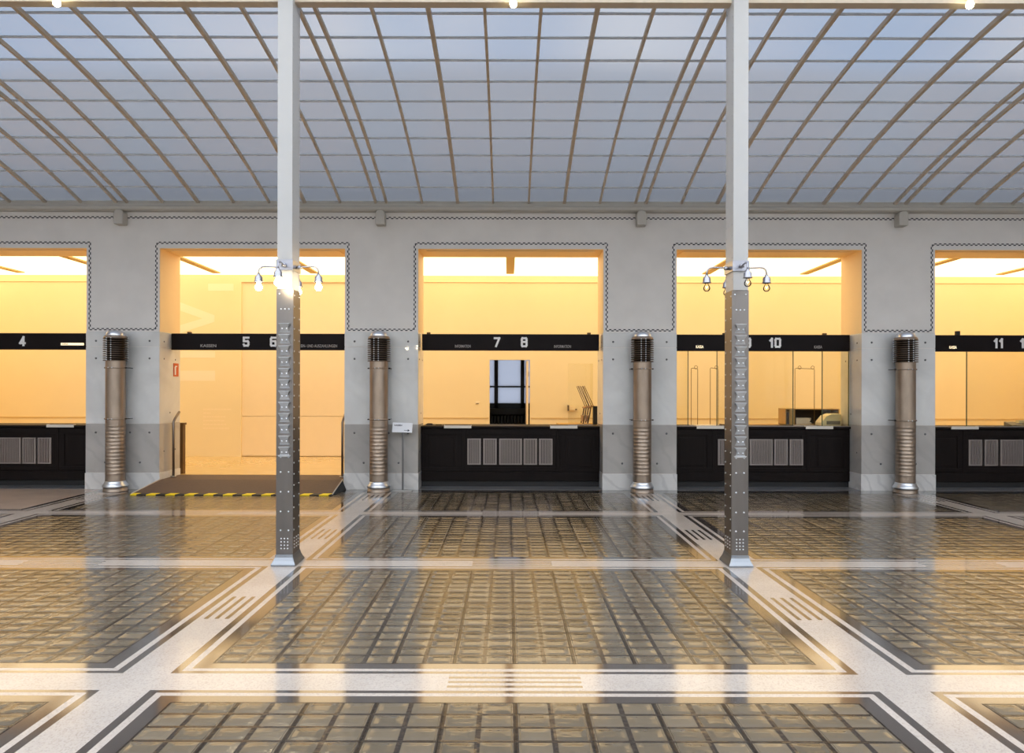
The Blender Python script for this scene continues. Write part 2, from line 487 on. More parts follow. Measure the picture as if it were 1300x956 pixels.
# recessed soffit frames and upper reveals, warm bounce light painted into their cream
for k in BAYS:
    MB().box(bay(k)-HO+.12, bay(k)+HO-.12, YW+.12, YW+TW-.1, ZO-.016, ZO).build('soffit_panel', M['reveal_bounce'], wall)
    MB().box(bay(k)-HO, bay(k)+HO, YW+.006, YW+TW, ZO-.004, ZO+.01).build('soffit_bounce_skin', M['reveal_bounce'], wall)
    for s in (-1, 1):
        MB().box(bay(k)+s*HO-.003, bay(k)+s*HO+.003, YW+.006, YW+TW, 2.53, ZO-.004).build('reveal_bounce_skin', M['reveal_bounce'], wall)
# marble facing: four courses on each pier, bolted
hw = P/2-HO
for x in PIERS:
    for nm, z0, z1, mt, pr in (('plinth_slab', 0, .260, 'marble_plinth', .014), ('marble_slab', .266, 1.048, 'marble_dark', .006),
                               ('marble_slab', 1.052, 2.284, 'marble', .005), ('marble_slab', 2.294, 2.53, 'marble', .005)):
        sl = MB().box(x-hw-pr, x+hw+pr, YW-pr, YW+TW+.002, z0, z1).build(nm, M[mt], wall, bevel=.002)
        if nm == 'plinth_slab': continue
        rows = {.266: ((.91, (-.43, .12, .43)), (.43, (-.28, .28))), 1.052: ((2.10, (-.43, .43)),), 2.294: ((2.38, (-.43, .43)),)}[z0]
        for z, offs in rows:
            for d in offs:
                MB().dome((x+d, YW-pr, z), (0, -1, 0), .017, .014, 10).build('bolt', M['bolt'], sl)
        side = {.266: (.60,), 1.052: (2.10, 1.22), 2.294: (2.38,)}[z0]
        for z in side:
            for s in (-1, 1):
                for dy in ((.14, .52) if z != 1.22 else (.34,)):
                    MB().dome((x+s*(hw+pr), YW+dy, z), (s, 0, 0), .014, .01, 8).build('bolt', M['bolt'], sl)
# chequered inlay border: round the openings and the plaster fields of the piers, and below the cornice
def border():
    b = MB(); pit = .077; t = .017; y0, y1 = YW-.003, YW+.004
    def run(ax, az, bx, bz):
        L = abs(bx-ax)+abs(bz-az); n = max(1, round(L/pit)); q = L/n
        for i in range(n):
            for r, ph in ((-1, 0), (1, .5)):
                s0 = (i+ph)*q; s1 = s0+q*.5
                if abs(bx-ax) > abs(bz-az):
                    d = 1 if bx > ax else -1
                    xa, xb = sorted((ax+d*s0, ax+d*s1)); zz = az+r*t*.55
                    b.box(xa, xb, y0, y1, zz-t*.5, zz+t*.5)
                else:
                    d = 1 if bz > az else -1
                    za, zb = sorted((az+d*s0, az+d*s1)); xx = ax+r*t*.55
                    b.box(xx-t*.5, xx+t*.5, y0, y1, za, zb)
    run(-HX+.1, 4.362, HX-.1, 4.362)
    zt, zb, e = 3.955, 2.567, .052
    for k in BAYS:
        run(bay(k)-HO-e, zt, bay(k)+HO+e, zt)
    for x in PIERS:
        run(x-hw+e, zb, x+hw-e, zb)
        run(x-hw+e, zb, x-hw+e, zt); run(x+hw-e, zb, x+hw-e, zt)
    return b
border().build('chequer_border', M['navy'], wall)
# cornice with rounded brackets
b = MB()
b.prismx([(YW, 4.448), (YW-.10, 4.448), (YW-.13, 4.47), (YW-.13, 4.51), (YW-.10, 4.53), (YW-.07, 4.53), (YW-.07, 4.575), (YW-.04, 4.585), (YW-.035, 4.66), (YW+.02, 4.66), (YW+.02, 4.448)], -HX, HX)
cor = struct(b.build('trim_1', M['cornice']))
for x in PIERS:
    pts = []
    for i in range(9):
        a = PI*i/8
        pts.append((x-.075*math.cos(a), 4.40+.06*math.sin(a)))
    pts = [(x-.075, 4.225)] + pts + [(x+.075, 4.225)]
    MB().prism(pts, YW-.15, YW).build('cornice_bracket', M['cornice'], cor, bevel=.012)

# ------------------------------------------------------------------ vaulted skylight
R = 16.83; YC = 5.65; ZCR = 5.51; TH = math.asin(5.46/R)
NR = 27
arc = [(YC+R*math.sin(TH-2*TH*i/NR), ZCR-R+R*math.cos(TH-2*TH*i/NR)) for i in range(NR+1)]
flat = [(arc[-1][0]-.41*i, arc[-1][1]) for i in range(1, 15)]  # unseen flat glazing, added for more light on the arcade wall
prof = arc + flat
raf = []
for k in range(-3, 4):
    for i in range(8): raf.append((bay(k)-P/2+.085+(P-.17)*i/7, i))
raf = [(x, i) for x, i in raf if -HX < x < HX]
b = MB()
xe = [-HX] + [x for x, i in raf] + [HX]
for (ya, za), (yb, zb) in zip(prof, prof[1:]):
    for x0, x1 in zip(xe, xe[1:]):
        # every sheet laps a little over the next and hangs a hair out of true
        j = random.uniform(-.004, .004)
        b.face([(x0, ya, za+.016+j), (x1, ya, za+.016-j), (x1, yb, zb+.012-j), (x0, yb, zb+.012+j)])
for f in b.bm.faces:
    f.normal_update()
    if f.normal.z > 0: f.normal_flip()
    if f.calc_center_median().y < 6.4: f.material_index = 1  # unseen part of the vault glazed clearer to throw in more light
ceil = struct(b.build('ceiling', [M['pane'], M['pane_fill']], recalc=False))
for x, i in raf:
    w = .023 if i in (2, 5) else .018 if i in (0, 7) else .0155
    b = MB()
    for (ya, za), (yb, zb) in zip(prof, prof[1:]):
        v = [b.bm.verts.new(p) for p in ((x-w, ya, za-.035), (x+w, ya, za-.035), (x+w, ya, za+.012), (x-w, ya, za+.012),
                                         (x-w, yb, zb-.035), (x+w, yb, zb-.035), (x+w, yb, zb+.012), (x-w, yb, zb+.012))]
        for q in ((0,1,5,4), (1,2,6,5), (2,3,7,6), (3,0,4,7)): b.bm.faces.new([v[n] for n in q])
    b.build('rafter', M['rafter'], ceil)
for y, z in prof[1:]:
    MB().box(-HX, HX, y-.006, y+.006, z-.006, z+.02).build('glazing_bar', M['bar'], ceil)
beam = struct(MB().box(-HX, HX, 6.37, 6.47, 5.165, 5.47).build('trim_2', M['rafter'], bevel=.004))
# the rest of the shell
struct(MB().box(-HX-.3, -HX, YF, YW+TW, 0, 7.4).build('wall_left', M['plaster']))
struct(MB().box(HX, HX+.3, YF, YW+TW, 0, 7.4).build('wall_right', M['plaster']))
b = MB()
b.box(-HX, HX, YF-.3, YF, 0, .9); b.box(-HX, HX, YF-.3, YF, 4.2, 4.62)
for x in PIERS: b.box(x-.35, x+.35, YF-.3, YF, .9, 4.2)
struct(b.build('wall_front', M['front_wall']))
for i, (x0, x1) in enumerate(zip([-HX]+[x+.35 for x in PIERS], [x-.35 for x in PIERS]+[HX])):  # added windows behind the camera, unseen, to light the arcade from the front
    b = MB(); n = 4
    for q in range(n+1):
        x = x0+(x1-x0)*q/n; b.box(max(x0, x-.03), min(x1, x+.03), YF-.2, YF-.12, .9, 4.2)
    for z in (.9, 2.0, 3.1, 4.14): b.box(x0, x1, YF-.2, YF-.12, z, z+.06)
    f = struct(b.build('window_%d' % (i+2), M['cornice']))
    MB().box(x0, x1, YF-.17, YF-.16, .9, 4.2).build('window_glass', M['pane_fill'], f)

# ------------------------------------------------------------------ rooms behind the arcade
DX0, DX1, DZ = -.403, .475, 2.262
b = MB()
b.box(-12.6, DX0, YR, YR+.14, 0, ZC+.2)
b.box(DX1, 12.6, YR, YR+.14, 0, ZC+.2)
b.box(DX0, DX1, YR, YR+.14, DZ, ZC+.2)
rear = struct(b.build('wall_rear', M['wall_warm']))
xp = -5.78
for x0, x1, nm in ((-7.6, xp, 'wall_panel'),):
    MB().box(x0, x1, YR-.07, YR+.02, ZR, ZC+.05).build(nm, M['wall_warm'], rear)
MB().box(xp, -2.2, YR-.07, YR+.02, 3.93, ZC+.05).build('wall_panel', M['wall_warm'], rear)
dp = MB().box(xp, -2.2, YR-.03, YR+.02, ZR+.015, 1.022).build('door_panel', M['panel_warm'], rear)
MB().box(xp, -2.2, YR-.03, YR+.02, 1.03, 3.93).build('door_panel', M['panel_warm'], rear)
b = MB()
b.box(-12.6, -7.6, YR-.015, YR, .985, 1.005); b.box(-2.2, DX0-.02, YR-.015, YR, .985, 1.005); b.box(DX1+.02, 12.6, YR-.015, YR, .985, 1.005)
struct(b.build('trim_3', M['beam_warm']))
struct(MB().box(-12.6, 12.6, YR-.02, YR+.01, 3.945, 3.957).build('trim_4', M['wall_warm']))
struct(MB().box(-12.9, -12.6, YW+TW, YR, 0, ZC+.2).build('wall_room_left', M['wall_warm']))
struct(MB().box(12.6, 12.9, YW+TW, YR, 0, ZC+.2).build('wall_room_right', M['wall_warm']))
struct(MB().box(-12.6, 12.6, YW+TW, YR, ZC, ZC+.02).build('ceiling_rooms', M['laylight']))
struct(MB().box(-12.6, 12.6, YW+TW-.02, YR+3, ZC+.2, ZC+.3).build('ceiling_roof', M['attic']))
b = MB()
for i in range(-6, 7):
    x = bay(0)+i*P/2
    if -12.5 < x < 12.5:
        struct(MB().box(x-.083, x+.083, YW+TW, 14.7, ZC-.025, ZC+.01).build('trim_%d' % (i+10), M['beam_warm']))
# pale vinyl letters on the panel beside the ramp, read from below upwards
vy0, vy1 = YR-.0725, YR-.069
t = thing('wall_lettering', 'large pale letters running up the cream wall panel beside the ramp', 'lettering', (0, 0, 0))
MB().box(-6.50, -5.95, vy0, vy1, 3.74, 3.895).build('letter', M['vinyl'], t)
MB().prism([(-7.25, 3.545), (-6.36, 3.21), (-6.36, 3.07), (-7.25, 2.77), (-7.25, 2.95), (-6.62, 3.14), (-7.25, 3.36)], vy0, vy1).build('letter', M['vinyl'], t)
MB().box(-7.25, -6.345, vy0, vy1, 2.29, 2.43).build('letter', M['vinyl'], t)
MB().box(-7.25, -6.345, vy0, vy1, 1.79, 2.01).build('letter', M['vinyl'], t)
t = thing('wall_text', 'small block of faint pale text lines low on the cream wall panel', 'lettering', (0, 0, 0))
for i, w in enumerate((.60, .16, .48, .46, .50, .56)):
    z = 1.16-i*.082; x = -6.60; vin = MB()
    while x < -6.60+w:
        q = random.uniform(.03, .09); vin.box(x, min(x+q, -6.6+w), vy0, vy1, z, z+.028); x += q+.015
    vin.build('text_line', M['vinyl_small'], t)
# doorway, open door leaf and the dim room with its window
d = struct(MB().box(DX1-.075, DX1-.03, YR+.02, YR+.85, ZR+.01, DZ-.02).build('door_1', M['panel_warm'], bevel=.003))
for z in (.5, 1.9): MB().box(DX1-.03, DX1-.012, YR-.004, YR+.03, z, z+.1).build('hinge', M['chrome'], d)
b = MB()
b.box(-2.6, -2.5, YR+.14, 17.5, 0, 3.4); b.box(2.5, 2.6, YR+.14, 17.5, 0, 3.4); b.box(-2.6, 2.6, YR+.14, 17.5, 3.4, 3.5)
b.box(-2.5, 2.5, 17.4, 17.5, 0, 1.0)
struct(b.build('wall_dim_room', M['dim_wall']))
struct(MB().box(-2.5, 2.5, YR+.14, 17.5, 0, ZR).build('floor_dim_room', M['post']))
struct(MB().box(DX0, DX1, YR, YR+.14, 0, ZR+.004).build('trim_1_threshold', M['post']))
b = MB()
for x in (-1.65, -1.0, -.344, .316, .97, 1.62): b.box(x, x+.09, 17.36, 17.44, 1.0, 3.4)
b.box(-2.5, 2.5, 17.37, 17.43, 1.672, 1.708); b.box(-2.5, 2.5, 17.36, 17.44, 1.0, 1.275); b.box(-2.5, 2.5, 17.37, 17.43, 2.6, 2.65)
win = struct(b.build('window_1', M['dark_frame']))
MB().box(-2.5, 2.5, 17.395, 17.405, 1.25, 3.4).build('window_glass', M['window_pane'], win)
t = thing('radiator', 'dark ribbed radiator under the window beyond the open doorway', 'radiator', (.06, 17.2, ZR))
b = MB()
for i in range(22): b.box(-.9+i*.082, -.84+i*.082, -.06, .06, .10, .82)
b.build('radiator_fins', M['black_matt'], t, bevel=.008)
MB().box(-.95, .95, -.1, .12, .86, 1.0).build('window_shelf', M['black_matt'], t)
MB().box(-.9, .9, -.03, .03, .0, .10).build('radiator_foot', M['black_matt'], t)

# ------------------------------------------------------------------ numbered sign beams
DIG = {
 '1': [[(.15,.78),(.5,1),(.5,0)]],
 '2': [[(0,.82),(.15,1),(.85,1),(1,.85),(1,.62),(0,.12),(0,0),(1,0)]],
 '4': [[(.72,0),(.72,1),(0,.25),(1,.25)]],
 '5': [[(1,1),(0,1),(0,.55),(.85,.55),(1,.42),(1,.14),(.86,0),(.14,0),(0,.14)]],
 '6': [[(1,1),(.15,1),(0,.85),(0,.12),(.12,0),(.88,0),(1,.12),(1,.42),(.88,.56),(0,.56)]],
 '7': [[(0,1),(1,1),(.3,0)]],
 '8': [[(.12,0),(.88,0),(1,.12),(1,.42),(.88,.54),(1,.66),(1,.88),(.88,1),(.12,1),(0,.88),(0,.66),(.12,.54),(0,.42),(0,.12),(.12,0)],[(.12,.54),(.88,.54)]],
 '9': [[(0,0),(.85,0),(1,.15),(1,.88),(.88,1),(.12,1),(0,.88),(0,.58),(.12,.44),(1,.44)]],
 '0': [[(.14,0),(.86,0),(1,.14),(1,.86),(.86,1),(.14,1),(0,.86),(0,.14),(.14,0)]],
 '3': [[(0,1),(.86,1),(1,.88),(1,.66),(.86,.54),(.3,.54)],[(.86,.54),(1,.42),(1,.12),(.86,0),(0,0)]],
}
def number(txt, cx, z0, h, y):
    b = MB(); w = h*.46; th = h*.20; gap = th*1.25
    adv = [w*.62 if c == '1' else w for c in txt]
    tot = sum(adv)+(len(txt)-1)*gap; x = cx-tot/2; j = 0
    for c, a in zip(txt, adv):
        for st in DIG[c]:
            q = [(x+(px*w if c != '1' else (px-.1)*w), z0+th/2+pz*(h-th)) for px, pz in st]
            for a_, b_ in zip(q, q[1:]):
                j += 1; b.stroke([a_, b_], th, y-.006-.0004*j, y-.0002*j)
        x += a+gap
    return b
ZB0, ZB1 = 2.258, 2.524
signs = {
 -2: (('3', '4'), [], 'black sign beam with number 4 over the leftmost counter, its end catching a bright glare'),
 -1: (('5', '6'), [('KASSEN', -.85, .26, 'letter_dim'), ('EIN- UND AUSZAHLUNGEN', .98, .60, 'letter_dim')], 'black sign beam with numbers 5 and 6 over the ramp'),
 0: (('7', '8'), [('INFORMATION', -.79, .26, 'letter_dim'), ('INFORMATION', .86, .28, 'letter_dim')], 'black sign beam with numbers 7 and 8 over the middle counter'),
 1: (('9', '10'), [('KASSA', -1.02, .125, 'letter_gold'), ('KASSA', .94, .13, 'letter_dim')], 'black sign beam with number 10, partly behind the right column'),
 2: (('11', '12'), [('KASSA', -.98, .12, 'letter_gold')], 'black sign beam with numbers 11 and 12 at the right edge'),
}
for k, (nums, txt, lab) in signs.items():
    t = thing('sign_beam', lab, 'sign', (bay(k), YS, ZB0), group='numbered sign beams across the openings')
    h = ZB1-ZB0
    MB().box(-HO+.025, HO-.025, 0, .09, 0, h).build('beam_body', M['black'], t, bevel=.004)
    MB().box(-HO+.025, HO-.025, .008, .082, h, h+.006).build('beam_cap', M['black_matt'], t)
    for s, n in zip((-1, 1), nums):
        number(n, s*.225, .055, .165, 0).build('number', M['letter'], t)
    for s, w, wd, mt in txt:
        text_mb(s, w, .045, .048, -.004, wd, .004, .01).build('lettering', M[mt], t)
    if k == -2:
        MB().box(.86, 1.24, -.005, 0, .07, .11).build('glare_plate', M['letter_gold'], t)  # glowing plate put in for the glare on the beam
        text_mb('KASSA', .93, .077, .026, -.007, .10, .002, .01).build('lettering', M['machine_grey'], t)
    cl = {-1: (-1.18,), 0: (-1.36, 1.30), 1: (-.60, 1.06), 2: (-.88,)}.get(k, ())
    for c in cl:
        mt = M['black_matt'] if k == 2 or c == -.60 else M['chair_metal']
        MB().box(c-.03, c+.03, .01, .07, h+.006, h+(.075 if k == 2 else .035)).build('mounting_clip', mt, t, bevel=.006)

# ------------------------------------------------------------------ counters
ZT = 1.007
def make_counter():
    t = thing('bank_counter', 'x', 'counter', (0, 0, 0), group='black wooden bank counters')
    b = MB()
    W = HO-.015
    b.box(-W, W, .03, .62, .10, ZT-.035)
    b.build('counter_body', M['wood'], t)
    MB().box(-W, W, .05, .60, 0.004, .10).build('plinth', M['black_matt'], t)
    MB().box(-W, W, .012, .03, .10, .245).build('base_board', M['wood'], t, bevel=.004)
    b = MB()
    for x0, x1 in ((-W, -.80), (-.74, .76), (.82, W)):
        b.box(x0, x1, .016, .03, .255, .32); b.box(x0, x1, .016, .03, .86, .955)
        b.box(x0, x0+.09, .016, .03, .32, .86); b.box(x1-.09, x1, .016, .03, .32, .86)
    b.box(-.80, -.74, .01, .03, .255, .955); b.box(.76, .82, .01, .03, .255, .955)
    b.build('front_frame', M['wood'], t, bevel=.004)
    for nm, x0, x1 in (('front_panel', -W+.13, -.93), ('front_panel', .95, W-.13)):
        MB().box(x0, x1, .02, .03, .36, .82).build(nm, M['wood'], t, bevel=.006)
    MB().box(-W, W, -.02, .66, ZT-.035, ZT).build('worktop', M['wood'], t, bevel=.005)
    for c, w in ((-.60, .222), (-.338, .222), (0.004, .378), (.332, .222), (.586, .222)):
        z0, z1 = .368, .798
        g = MB()
        f = .016
        g.box(c-w/2, c+w/2, .004, .03, z0, z0+f); g.box(c-w/2, c+w/2, .004, .03, z1-f, z1)
        g.box(c-w/2, c-w/2+f, .004, .03, z0+f, z1-f); g.box(c+w/2-f, c+w/2, .004, .03, z0+f, z1-f)
        n = 7 if w < .3 else 13
        for i in range(n):
            x = c-w/2+f+(w-2*f)*(i+.5)/n
            g.box(x-.0065, x+.0065, .008, .026, z0+f, z1-f)
        go = g.build('vent_grille', M['grille'], t)
        MB().box(c-w/2+.004, c+w/2-.004, .026, .031, z0+.004, z1-.004).build('grille_backing', M['grille_back'], go)
    return t
labs = {-2: 'black wooden counter at the left edge of the hall under number 4', 0: 'black wooden middle counter with five full grilles under numbers 7 and 8',
        1: 'black wooden counter behind the right column under number 10', 2: 'black wooden counter at the right edge under numbers 11 and 12'}
proto = None
for k, lab in labs.items():
    if proto is None:
        proto = make_counter(); proto.location = (bay(k), YS, 0); proto['label'] = lab
    else: dup(proto, (bay(k), YS, 0), lab)
# pale trays lying on the counter edges
trays = [(-2, .87, 'pale metal tray on the edge of the leftmost counter'), (0, -.87, 'pale metal tray on the left half of the middle counter'),
         (0, .88, 'pale metal tray on the right half of the middle counter'), (1, -.85, 'pale metal tray on the counter just left of the right column'),
         (1, .95, 'pale metal tray in front of the open box and printer'), (2, -.80, 'pale metal tray on the rightmost counter')]
tp = None
for k, dx, lab in trays:
    loc = (bay(k)+dx, YS-.03, ZT)
    if tp is None:
        tp = thing('coin_tray', lab, 'tray', loc, group='pale trays on the counter edges')
        MB().box(-.225, .225, 0, .062, 0, .008).build('tray_plate', M['tray'], tp)
        b = MB(); b.box(-.225, .225, -.006, 0, -.035, .012); b.box(-.225, -.217, 0, .062, .008, .016); b.box(.217, .225, 0, .062, .008, .016)
        b.build('tray_rim', M['tray'], tp)
    else: dup(tp, loc, lab)
# glass screens with open hatches between counter and sign beam
for k, lab in ((1, 'glass screen with two open hatches on the counter under number 10'), (2, 'glass screen with dark upright edge on the rightmost counter')):
    t = thing('glass_screen', lab, 'glass screen', (bay(k), YS+.05, ZT), group='glass screens above the counters')
    H = ZB0-ZT
    for x0, x1 in ((-HO+.02, -1.20), (-.72, .545), (1.03, HO-.02)):
        if k == 2 and x0 < -1.2: continue
        pn = MB().box(x0, x1, -.004, .004, .012, H).build('glass_pane', M['screen'], t)
        for x in (x0, x1):
            MB().box(x-.0055, x+.0055, -.008, .008, .012, H).build('pane_edge', M['edge'], pn)
    MB().box(-HO+.02, HO-.02, -.012, .012, 0, .012).build('bottom_rail', M['grille'], t)
t = thing('glass_screen', 'clear glass pane on the middle counter in front of the upturned chairs', 'glass screen', (bay(0), YS+.30, ZT))
MB().box(.98, 1.40, -.004, .004, 0, 1.05).build('glass_pane', M['screen'], t)
MB().box(.98, 1.40, -.02, .02, 0, .012).build('foot_rail', M['grille'], t)

# things on and behind the right counter
def wire(x, w, lab, drop):
    t = thing('wire_frame', lab, 'wire frame', (x, YS+.45, ZT), group='thin wire frames standing on the counter')
    h = .985
    MB().tube([(-w/2, 0, 0), (-w/2, 0, h-drop), (-w/2+.012, 0, h-drop+.012), (w/2-.012, 0, h-.012), (w/2, 0, h-.024), (w/2, 0, 0)], .005, 6).build('wire', M['brass_wire'], t)
    for c in ((w/2-.03, -w/2+.08) if w > .2 else (w/2-.03,)):
        MB().tube([(c+.028*math.cos(a*PI/6), 0, h+.01+.028*math.sin(a*PI/6)) for a in range(13)], .004, 6).build('loop', M['brass_wire'], t)
    MB().box(-w/2-.02, w/2+.02, -.05, .05, 0, .006).build('foot', M['tray'], t)
wire(3.205, .112, 'narrow wire frame standing furthest left on the counter under number 10', .015)
wire(3.545, .135, 'narrow wire frame standing just left of the right column', .01)
wire(5.10, .335, 'wide wire frame standing in front of the open box', .015)
t = thing('pigeonhole_box', 'open-fronted board box with dark inside on the counter beside the printer', 'box', (5.31, YS+.62, ZT-.002))
# the box stands on the working table behind the counter
b = MB(); b.box(-.47, .47, 0, .32, .27, .285); b.box(-.47, -.455, 0, .32, 0, .27); b.box(.455, .47, 0, .32, 0, .27); b.box(-.47, .47, 0, .32, 0, .012)
b.build('box_case', M['box_wood'], t)
MB().box(-.455, .455, .30, .318, .012, .27).build('box_back', M['box_dark'], t)
MB().box(-.40, -.30, .0, .30, .012, .27).build('divider', M['box_wood'], t)
MB().box(-.46, -.40, .02, .30, .012, .22).build('binder', M['box_dark'], t)
MB().box(-.30, .455, .02, .30, .255, .27).build('inner_top', M['box_dark'], t)
MB().box(-.30, -.285, .0, .30, .012, .255).build('inner_side', M['box_dark'], t)
t = thing('worktable', 'low worktable behind the right counter carrying the open box', 'table', (5.1, YS+.67, 0))
MB().box(-.95, .45+.3, -.0, .45, ZT-.04, ZT-.002).build('tabletop', M['box_wood'], t)
for sx in (-.88, .68):
    for sy in (.06, .40): MB().box(sx-.025, sx+.025, sy-.025, sy+.025, ZR*0+.155, ZT-.04).build('leg', M['box_wood'], t)
t['label'] = 'plain worktable behind the counter under number 10 carrying the open box'
b = MB()
for i in range(9): b.box(-.15+random.uniform(-.02, .02), .15+random.uniform(-.02, .02), -.01, .22, .012*i, .012*i+.010)
tag(b.build('paper_stack', M['paper'], loc=(5.14, YS+.66, ZT+.012)), 'stack of pale papers lying in the open box', 'papers')
t = thing('desk_printer', 'ivory desk printer with grey paper slot at the right end of the counter', 'printer', (5.50, YS+.28, ZT))
MB().prism([(-.19, 0), (.15, 0), (.15, .205), (-.01, .205), (-.10, .17), (-.19, .06)], 0, .24).build('printer_body', M['machine'], t, bevel=.012)
MB().box(-.10, .13, -.006, 0, .025, .085).build('paper_slot', M['machine_grey'], t)
t = thing('desk_tray', 'flat dark tray with papers on the counter left of the right column', 'tray', (3.80, YS+.23, ZT))
MB().box(-.19, .19, -.08, .14, 0, .03).build('tray_base', M['chair_metal'], t)
MB().box(-.17, .14, -.07, .11, .03, .038).build('paper', M['paper'], t)
tag(MB().box(-.30, .05, -.12, .12, 0, .012).box(-.24, .0, -.10, .1, .012, .018).build('paper_sheets', M['paper'], loc=(3.46, YS+.23, ZT)), 'loose pale sheets on the counter below the narrow wire frames', 'papers')
t = thing('card_reader', 'low dark card reader with pale keys on the rightmost counter', 'card reader', (8.66, YS+.30, ZT))
MB().prismx([(-.10, 0), (.10, 0), (.10, .075), (-.10, .025)], -.17, .13).build('reader_body', M['machine_grey'], t, bevel=.004)
MB().box(.0, .10, -.02, .06, .055, .10).build('reader_head', M['machine'], t)
t = thing('pen_tray', 'small dark pen tray at the left end of the middle counter', 'tray', (-1.33, YS+.30, ZT))
MB().box(-.05, .05, -.05, .05, 0, .022).build('tray_base', M['black_matt'], t); MB().tube([(-.04, 0, .027), (.04, .01, .027)], .005, 6).build('pen', M['chair_metal'], t)
t = thing('ink_pad', 'flat dark ink pad beside the pen tray on the middle counter', 'ink pad', (-1.17, YS+.26, ZT))
MB().box(-.055, .055, -.04, .04, 0, .014).build('pad_base', M['chair_metal'], t); MB().box(-.045, .045, -.03, .03, .014, .017).build('felt', M['black_matt'], t)
tag(MB().prism([(-.14, 0), (.16, 0), (.10, .02), (-.06, .028)], 0, .12).build('paper_sheets', M['box_wood'], loc=(7.15, YS+.35, ZT)), 'curled brown papers at the left end of the rightmost counter', 'papers')

# chairs turned upside down on a desk in the room behind
YD = 13.5
t = thing('office_desk', 'desk in the room behind the middle counter holding upturned chairs', 'desk', (1.72, YD, ZR))
MB().box(-.75, .6, -.42, .42, .77, .80).build('desktop', M['box_wood'], t)
for sx in (-.70, .55):
    for sy in (-.37, .37): MB().box(sx-.025, sx+.025, sy-.025, sy+.025, 0, .77).build('leg', M['chair_metal'], t)
zd = ZR+.80
def chair(x, y, lab):
    t = thing('upturned_chair', lab, 'chair', (x, y, zd), group='upturned chairs stacked on the desk')
    st = MB()
    st.prism([(-.08, .30), (.03, .34), (.03, .36), (-.08, .325)], -.19, .19)
    st.build('seat', M['chair_seat'], t, bevel=.008)
    for s in (-1, 1):
        MB().tube([(-.02, s*.17, .33), (-.19, s*.17, .73)], .007, 8).build('leg', M['chair_metal'], t)
        MB().tube([(.01, s*.17, .35), (-.165, s*.17, .735)], .007, 8).build('leg', M['chair_metal'], t)
        MB().tube([(-.04, s*.18, .32), (-.07, s*.18, .14), (-.10, s*.18, .014)], .014, 8).build('back_post', M['chair_metal'], t)
    MB().box(-.105, -.075, -.18, .18, .05, .17).build('backrest', M['chair_seat'], t, bevel=.006)
    return t
c1 = chair(1.53, YD-.12, 'upturned chair with tilted legs in the air, left one on the desk')
dup(c1, (1.625, YD-.05, zd), 'upturned chair with tilted legs in the air, right one beside the dark box')
tag(MB().box(-.05, .10, -.12, .0, 0, .33).box(-.056, .106, -.126, .006, .33, .35).build('storage_box', M['black_matt'], loc=(1.665, YD-.27, zd)), 'dark storage box beside the upturned chairs', 'box')
# small fittings on the rear wall
t = thing('wall_socket', 'small socket on the cream wall left of the open doorway', 'socket', (-.668, YR, 1.33))
MB().box(-.045, .045, -.012, 0, -.03, .03).build('socket_plate', M['paper'], t, bevel=.004); MB().box(-.03, .03, -.016, -.012, -.028, -.015).build('socket_slot', M['chair_metal'], t)
t = thing('wall_bracket', 'small dark-ended wall bracket right of the doorway', 'bracket', (1.36, YR, 1.22))
MB().box(-.07, -.045, -.16, 0, -.06, .06).build('end_plate', M['chair_metal'], t); MB().box(-.045, .09, -.12, 0, -.045, .035).build('bracket_box', M['panel_warm'], t)
MB().box(.09, .13, -.10, 0, -.045, -.02).build('bracket_lip', M['chair_metal'], t)

# ------------------------------------------------------------------ ramp, rails, stand, sign
t = thing('entrance_ramp', 'brown matted ramp with yellow and black tape leading into the opening under 5 and 6', 'ramp', (0, 0, 0))
xl0, xr0, xl1, xr1 = -5.70, -2.655, bay(-1)-HO+.03, bay(-1)+HO-.03
yf, yb = 10.47, YW-.02
b = MB()
v = [b.bm.verts.new(p) for p in ((xl0, yf, 0.002), (xr0, yf, 0.002), (xr1+.06, yb, 0.002), (xl1-.06, yb, 0.002), (xl0, yf, .014), (xr0, yf, .014), (xr1, yb, ZR), (xl1, yb, ZR))]
for q in ((0,3,2,1), (4,5,6,7), (0,1,5,4), (1,2,6,5), (2,3,7,6), (3,0,4,7)): b.bm.faces.new([v[i] for i in q])
b.build('ramp_body', M['black_matt'], t)
b = MB()
b.face([(xl0, yf+.03, .022), (xr0, yf+.03, .022), (xr1, yb, ZR+.005), (xl1, yb, ZR+.005)])
b.face([(xl1, yb, ZR+.005), (xr1, yb, ZR+.005), (xr1, YW+TW-.06, ZR+.005), (xl1, YW+TW-.06, ZR+.005)])
r = bmesh.ops.extrude_face_region(b.bm, geom=b.bm.faces[:])
for g in r['geom']:
    if isinstance(g, bmesh.types.BMVert): g.co.z -= .006
b.build('ramp_mat', M['mat_brown'], t)
for (xa, xb) in ((xl0, xl1), (xr0, xr1)):
    MB().tube([(xa, yf+.02, .022), (xb, yb, ZR+.008)], .010, 6).build('edge_strip', M['ramp_edge'], t)
tp_ = MB(); n = 21
for i in range(n+1):
    a0 = xl0+(xr0-xl0)*i/n; a1 = xl0+(xr0-xl0)*(i+1)/n
    if i == n: break
    mm = i % 2
    sk = .05
    lo = lambda a: max(xl0, min(xr0, a))
    y0, y1 = yf-.012, yf+.06
    tp_.face([(lo(a0-sk), y0, .004+.012), (lo(a1-sk), y0, .016), (lo(a1), y1, .0285), (lo(a0), y1, .0285)], mm)
    tp_.face([(lo(a0-sk), y0, .002), (lo(a1-sk), y0, .002), (lo(a1-sk), y0, .016), (lo(a0-sk), y0, .016)], mm)
tp_.build('hazard_tape', [M['yellow'], M['tape_black']], t)
